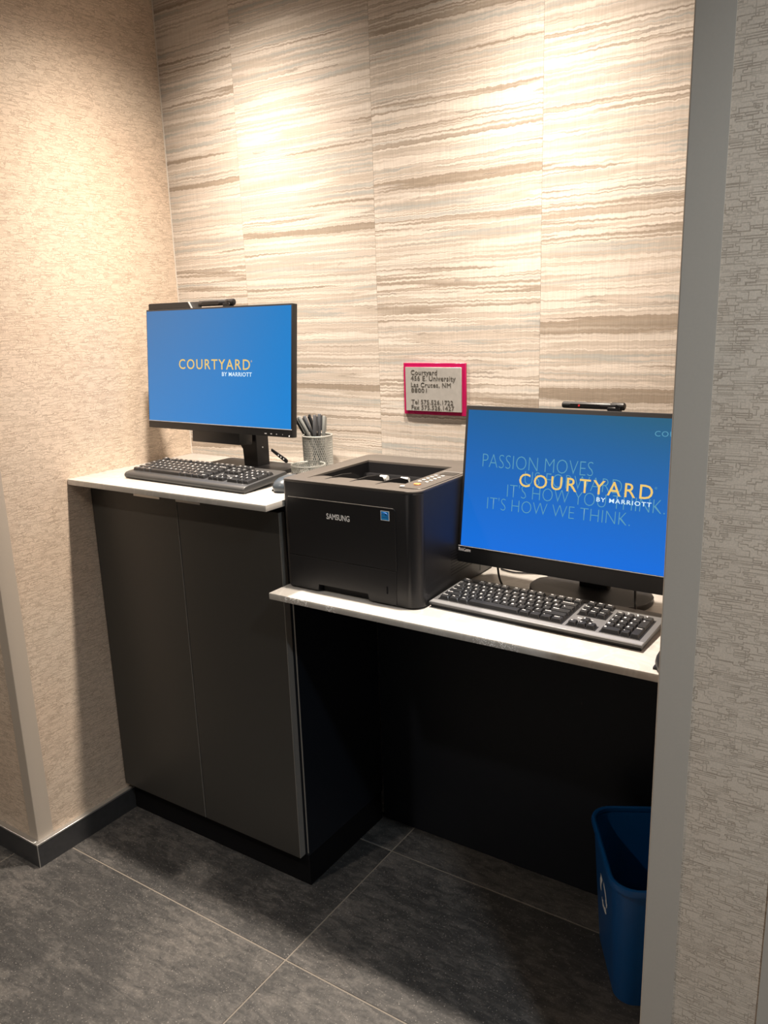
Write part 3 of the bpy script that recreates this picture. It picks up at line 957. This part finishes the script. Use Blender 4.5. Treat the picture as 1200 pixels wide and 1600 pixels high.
# front door, paper tray
fy = -hy
fd = MB().prism(rrect(0.7405 - PX, 1.0370 - PX, 0.9400 - HL, 1.0785 - HL, [0.001, 0.001, 0.006, 0.004], 4), fy - 0.0022, fy + 0.0005, 'y', 0.0009, 1).build('front_door', M['blk'], pr)
MB().box((0.744 - PX, fy - 0.0028, 1.0777 - HL), (1.0325 - PX, fy - 0.0010, 1.0788 - HL)).build('door_edge_line', M['edge'], fd)  # pale strip painting the highlight along the top of the door
text('maker_name', 'SAMSUNG', M['white'], fd, 0.8535 - PX, 0.9175 - PX, 1.0365 - HL, 1.0500 - HL, fy - 0.0025, 0.02, 1.0)
st = MB().box((1.0007 - PX, fy - 0.0028, 1.0505 - HL), (1.0228 - PX, fy - 0.0022, 1.0718 - HL)).build('energy_sticker', M['white'], fd)
MB().box((1.0022 - PX, fy - 0.0031, 1.0520 - HL), (1.0213 - PX, fy - 0.0028, 1.0703 - HL)).build('sticker_field', M['skyblue'], st)
MB().box((1.0022 - PX, fy - 0.0033, 1.0567 - HL), (1.0213 - PX, fy - 0.0031, 1.0582 - HL)).build('sticker_band', M['deepblue'], st)
sw = []
for k in range(13):
    a = PI * (1.05 - 1.15 * k / 12)
    sw.append((1.0113 - PX + 0.0075 * math.cos(a), fy - 0.0032, 1.0615 - HL + 0.0058 * math.sin(a)))
MB().tube(sw, [0.0004 + 0.0009 * math.sin(PI * k / 12) for k in range(13)], 6).build('sticker_arc', M['deepblue'], st)
star = []
for k in range(10):
    rr_ = 0.0034 if k % 2 == 0 else 0.0015
    a = PI / 2 + k * PI / 5
    star.append((1.0145 - PX + rr_ * math.cos(a), 1.0632 - HL + rr_ * math.sin(a)))
MB().prism(star, fy - 0.0034, fy - 0.0031, 'y').build('sticker_star', M['deepblue'], st)
tray_poly = [(0.7375 - PX, 0.0045), (0.8195 - PX, 0.0045), (0.8205 - PX, 0.0205), (0.9600 - PX, 0.0205), (0.9615 - PX, 0.0045), (1.0345 - PX, 0.0045), (1.0345 - PX, 0.9382 - HL), (0.7375 - PX, 0.9382 - HL)]
tr = MB().prism(tray_poly, fy - 0.0018, fy + 0.0005, 'y', 0.0007, 1).build('paper_tray', M['blk'], pr)
MB().prism(rrect(1.0095 - PX, 1.0135 - PX, 0.8845 - HL, 0.9015 - HL, 0.0018, 4), fy - 0.0022, fy - 0.0017, 'y').build('level_window', M['lens'], tr)
MB().box((0.825 - PX, -hy + 0.012, 0.0015), (0.955 - PX, -hy + 0.0290, 0.0195)).build('tray_grip', M['well'], tr)
for sx in (-0.15, 0.15):
    for sy in (-0.15, 0.15):
        MB().prism(rrect(sx - 0.012, sx + 0.012, sy - 0.012, sy + 0.012, 0.006, 4), 0.0, 0.0036, 'z').build('foot', M['well'], pr)
# side seam and vents
MB().box((hx - 0.0006, 0.105, 0.012), (hx + 0.0004, 0.1062, 0.24)).build('side_seam', M['well'], pr)
for k in range(9):
    MB().box((hx - 0.0006, -0.04, 0.040 + k * 0.007), (hx + 0.0004, 0.07, 0.0425 + k * 0.007)).build('vent_slot', M['well'], pr)

# ------------------------------------------------------------------ address sign
sg = thing('wall_sign', 'magenta wall sign with brushed silver plate and raised address lettering', 'sign', (0.9074, -0.0012, 1.2262))
MB().box((-0.0905, -0.0058, 0.0), (0.0905, -0.0002, 0.131), 0.0006, 1).build('backing', M['magenta'], sg)
pl = MB().box((-0.0830, -0.0094, 0.0095), (0.0800, -0.0064, 0.1208), 0.0004, 1).build('face_plate', M['brushed'], sg)
MB().box((-0.060, -0.0064, 0.03), (0.058, -0.0058, 0.10)).build('spacer', M['blk'], sg)
for s, x1, z0, z1 in (('Courtyard', 0.0110, 0.0985, 0.1140), ('456 E. University', 0.0635, 0.0835, 0.0995), ('Las Cruces, NM', 0.0500, 0.0695, 0.0825), ('88001', -0.0200, 0.0575, 0.0680),
                      ('Tel 575.526.1722', 0.0560, 0.0275, 0.0385), ('Fax 575.526.1427', 0.0590, 0.0135, 0.0245)):
    text('lettering', s, M['letter'], pl, -0.0660, x1, z0, z1, -0.0095, 0.0, 1.08, 0.0007)


# ------------------------------------------------------------------ wire cup, wire dish, pens
def wire_wall(r0, r1, z0, z1, n, seg, turn, th):
    m = MB()
    for s in (-1, 1):
        for i in range(n):
            a0 = 2 * PI * i / n
            pts = []
            for k in range(seg + 1):
                f = k / seg
                a = a0 + s * turn * f
                r = r0 + (r1 - r0) * f + s * 0.0003
                pts.append((r * math.cos(a), r * math.sin(a), z0 + (z1 - z0) * f))
            m.tube(pts, th, 4, False)
    return m


def torus(R, r, z, n=40, k=8):
    m = MB()
    rings = []
    for i in range(n + 1):
        a = 2 * PI * i / n
        rings.append([((R + r * math.cos(b)) * math.cos(a), (R + r * math.cos(b)) * math.sin(a), z + r * math.sin(b)) for b in [2 * PI * j / k for j in range(k)]])
    return m.loft(rings, False, False)


cup = thing('pen_cup', 'round silver wire mesh pen cup full of pens beside the upper monitor', 'pen cup', (0.5640, -0.0600, HU))
CH, CR = 0.0980, 0.0405
w_ = wire_wall(CR - 0.0012, CR, 0.002, CH - 0.002, 46, 14, 0.95, 0.00105).build('mesh_wall', M['mesh'], cup)
w_['kind'] = 'stuff'
torus(CR, 0.0022, CH - 0.002).build('rim', M['mesh'], cup)
torus(CR - 0.0012, 0.0018, 0.002).build('foot_ring', M['mesh'], cup)
MB().lathe([(0.0004, 0.0012), (CR - 0.001, 0.0012), (CR - 0.001, 0.0020), (0.0004, 0.0020)], 32).build('bottom', M['mesh'], cup)

dish = thing('wire_dish', 'low round silver wire mesh dish in front of the pen cup', 'dish', (0.5855, -0.1330, HU))
DR, DH = 0.0455, 0.030
w_ = wire_wall(DR - 0.002, DR, 0.002, DH - 0.002, 52, 6, 0.34, 0.00110).build('mesh_wall', M['mesh'], dish)
w_['kind'] = 'stuff'
torus(DR, 0.0022, DH - 0.002).build('rim', M['mesh'], dish)
torus(DR - 0.002, 0.0018, 0.002).build('foot_ring', M['mesh'], dish)
MB().lathe([(0.0004, 0.0012), (DR - 0.002, 0.0012), (DR - 0.002, 0.0020), (0.0004, 0.0020)], 32).build('bottom', M['mesh'], dish)


def pen(label, base, tip, mat, r=0.0048, capm=None):
    base, tip = Vector(base), Vector(tip)
    L = (tip - base).length
    o = thing('pen', label, 'pen', base, 0, 'pens in the wire cup')
    o.rotation_euler = (tip - base).to_track_quat('Z', 'Y').to_euler()
    MB().tube([(0, 0, 0), (0, 0, 0.012), (0, 0, 0.014), (0, 0, L * 0.60)], [0.0012, r * 0.8, r, r], 12).build('barrel', mat, o)
    c = MB().tube([(0, 0, L * 0.60 + 0.0003), (0, 0, L * 0.61), (0, 0, L - 0.002), (0, 0, L)], [r * 1.05, r * 1.15, r * 1.1, r * 0.8], 12).build('cap', capm or mat, o)
    MB().box((-0.0014, -r * 1.9, L * 0.70), (0.0014, -r * 1.1, L - 0.004)).build('clip', capm or mat, c)
    return o


cx_, cy_ = 0.5640, -0.0600
for lab, ba, bd, ta, td, tz, mt in (
        ('black pen leaning furthest left in the wire cup', 0.018, -0.002, -0.053, -0.006, 0.146, 'pendark'),
        ('pale grey pen second from left in the wire cup', 0.022, -0.012, -0.046, -0.020, 0.152, 'penpale'),
        ('dark slate pen leaning left behind the pale pen', 0.024, 0.006, -0.034, 0.004, 0.150, 'penslate'),
        ('slim dark pen leaning left in the middle of the wire cup', 0.026, 0.014, -0.021, 0.016, 0.152, 'pendark'),
        ('slate marker standing upright at the middle of the wire cup', -0.010, -0.016, -0.003, -0.014, 0.154, 'penslate'),
        ('tall slate marker standing upright right of the middle', 0.002, -0.012, 0.0095, -0.010, 0.156, 'penslate'),
        ('pale pen furthest right in the wire cup', 0.012, -0.020, 0.0225, -0.010, 0.150, 'penpale')):
    # a runs along the cup from left to right as one faces it from the corridor, d away from the viewer
    bx_, by_ = 0.835 * ba - 0.55 * bd, 0.55 * ba + 0.835 * bd
    tx_, ty_ = 0.835 * ta - 0.55 * td, 0.55 * ta + 0.835 * td
    pen(lab, (cx_ + bx_, cy_ + by_, HU + 0.006), (cx_ + tx_, cy_ + ty_, HU + tz), M[mt], 0.0043 if 'slim' not in lab else 0.0034)

tag(MB().tube([(0.5500, -0.1790, HU + 0.0045), (0.556, -0.1775, HU + 0.0045), (0.6120, -0.1600, HU + 0.0045), (0.6200, -0.1575, HU + 0.0045)], [0.001, 0.0042, 0.0042, 0.002], 10).build('marker', M['white']),
    'small white pen-shaped item lying on the tall desk beside the monitor base', 'marker')


# ------------------------------------------------------------------ cables
def smooth_path(pts, n=8):
    P = [Vector(p) for p in pts]
    out = []
    for i in range(len(P) - 1):
        p0, p1, p2, p3 = P[max(i - 1, 0)], P[i], P[i + 1], P[min(i + 2, len(P) - 1)]
        for k in range(n):
            t = k / n
            out.append(0.5 * ((2 * p1) + (-p0 + p2) * t + (2 * p0 - 5 * p1 + 4 * p2 - p3) * t * t + (-p0 + 3 * p1 - 3 * p2 + p3) * t ** 3))
    out.append(P[-1])
    return out


cz = HL + 0.0034
tag(MB().tube(smooth_path([(1.17, -0.150, 0.985), (1.160, -0.160, 0.930), (1.166, -0.172, 0.890), (1.186, -0.190, cz + 0.006), (1.215, -0.2045, cz), (1.25, -0.2150, cz)]), 0.0026, 8).build('cable', M['blk']),
    'black cable hanging below the left end of the all-in-one screen', 'cable')
tag(MB().tube(smooth_path([(1.06 + 0.06, -0.060, cz), (1.16, -0.070, cz), (1.20, -0.055, cz), (1.225, -0.045, cz)]), 0.0022, 8).build('cable', M['blk']),
    'thin black cable lying on the worktop behind the all-in-one', 'cable')
tag(MB().tube(smooth_path([(1.475, -0.150, 0.98), (1.480, -0.170, 0.93), (1.492, -0.205, 0.892), (1.498, -0.2230, HL + 0.0265), (1.500, -0.2285, HL + 0.019)]), 0.0026, 8).build('cable', M['blk']),
    'black keyboard cable running up behind the number pad', 'cable')

# ------------------------------------------------------------------ recycling bin
bin_ = thing('recycling_bin', 'blue plastic recycling bin with white markings below the lower worktop', 'bin', (1.538, -0.190, 0.0005), math.radians(29))
BHt = 0.315


def bin_ring(f, inset=0.0):
    a = 0.098 - 0.019 * (1 - f) - inset
    b = 0.146 - 0.030 * (1 - f) - inset
    r = 0.050 - 0.010 * (1 - f) - inset * 0.5
    return [(p[0], p[1], f * BHt) for p in rrect(-a, a, -b, b, r, 8)]


shell = [bin_ring(f) for f in (0.0, 0.02, 0.5, 0.955)]
inner = [[(p[0], p[1], z_) for p in bin_ring(f, 0.0025)] for f, z_ in ((0.955, 0.955 * BHt), (0.5, 0.5 * BHt), (0.03, 0.012))]
MB().loft(shell + inner, True, True).build('shell', M['blue'], bin_)


def rim_ring(o_, z_):
    return [(p[0], p[1], z_) for p in rrect(-0.098 - o_, 0.098 + o_, -0.146 - o_, 0.146 + o_, 0.050 + o_ * 0.5, 8)]


MB().loft([rim_ring(0.0005, 0.298), rim_ring(0.0048, 0.299), rim_ring(0.006, 0.306), rim_ring(0.004, 0.3135), rim_ring(0.0, 0.315), rim_ring(-0.0035, 0.313), rim_ring(-0.0045, 0.305), rim_ring(-0.002, 0.300), rim_ring(0.0005, 0.298)], False, False).build('rim', M['blue'], bin_)


def side_pt(y, z):
    f = z / BHt
    return (-(0.098 - 0.019 * (1 - f)) - 0.0004, y, z)


mk = MB()
for k in range(3):      # three chasing arrows
    a0 = PI / 2 + k * 2 * PI / 3
    for (ra, rb, d0, d1) in ((0.026, 0.040, 0.15, 1.35), (0.020, 0.046, 1.35, 1.85)):
        ring = []
        nseg = 6
        for i in range(nseg):
            f0, f1 = i / nseg, (i + 1) / nseg
            A0, A1 = a0 + d0 + (d1 - d0) * f0, a0 + d0 + (d1 - d0) * f1
            if ra == 0.020:
                mid_ = 0.033
                ra0, rb0 = mid_ + (ra - mid_) * (1 - f0), mid_ + (rb - mid_) * (1 - f0)
                ra1, rb1 = mid_ + (ra - mid_) * (1 - f1), mid_ + (rb - mid_) * (1 - f1)
            else:
                ra0 = ra1 = ra
                rb0 = rb1 = rb
            q = [side_pt(ra0 * math.cos(A0), 0.185 + ra0 * math.sin(A0)), side_pt(rb0 * math.cos(A0), 0.185 + rb0 * math.sin(A0)),
                 side_pt(rb1 * math.cos(A1), 0.185 + rb1 * math.sin(A1)), side_pt(ra1 * math.cos(A1), 0.185 + ra1 * math.sin(A1))]
            vs_ = [mk.bm.verts.new(p) for p in q]
            try:
                mk.bm.faces.new(vs_)
            except ValueError:
                pass
mk.build('recycling_mark', M['legend'], bin_)
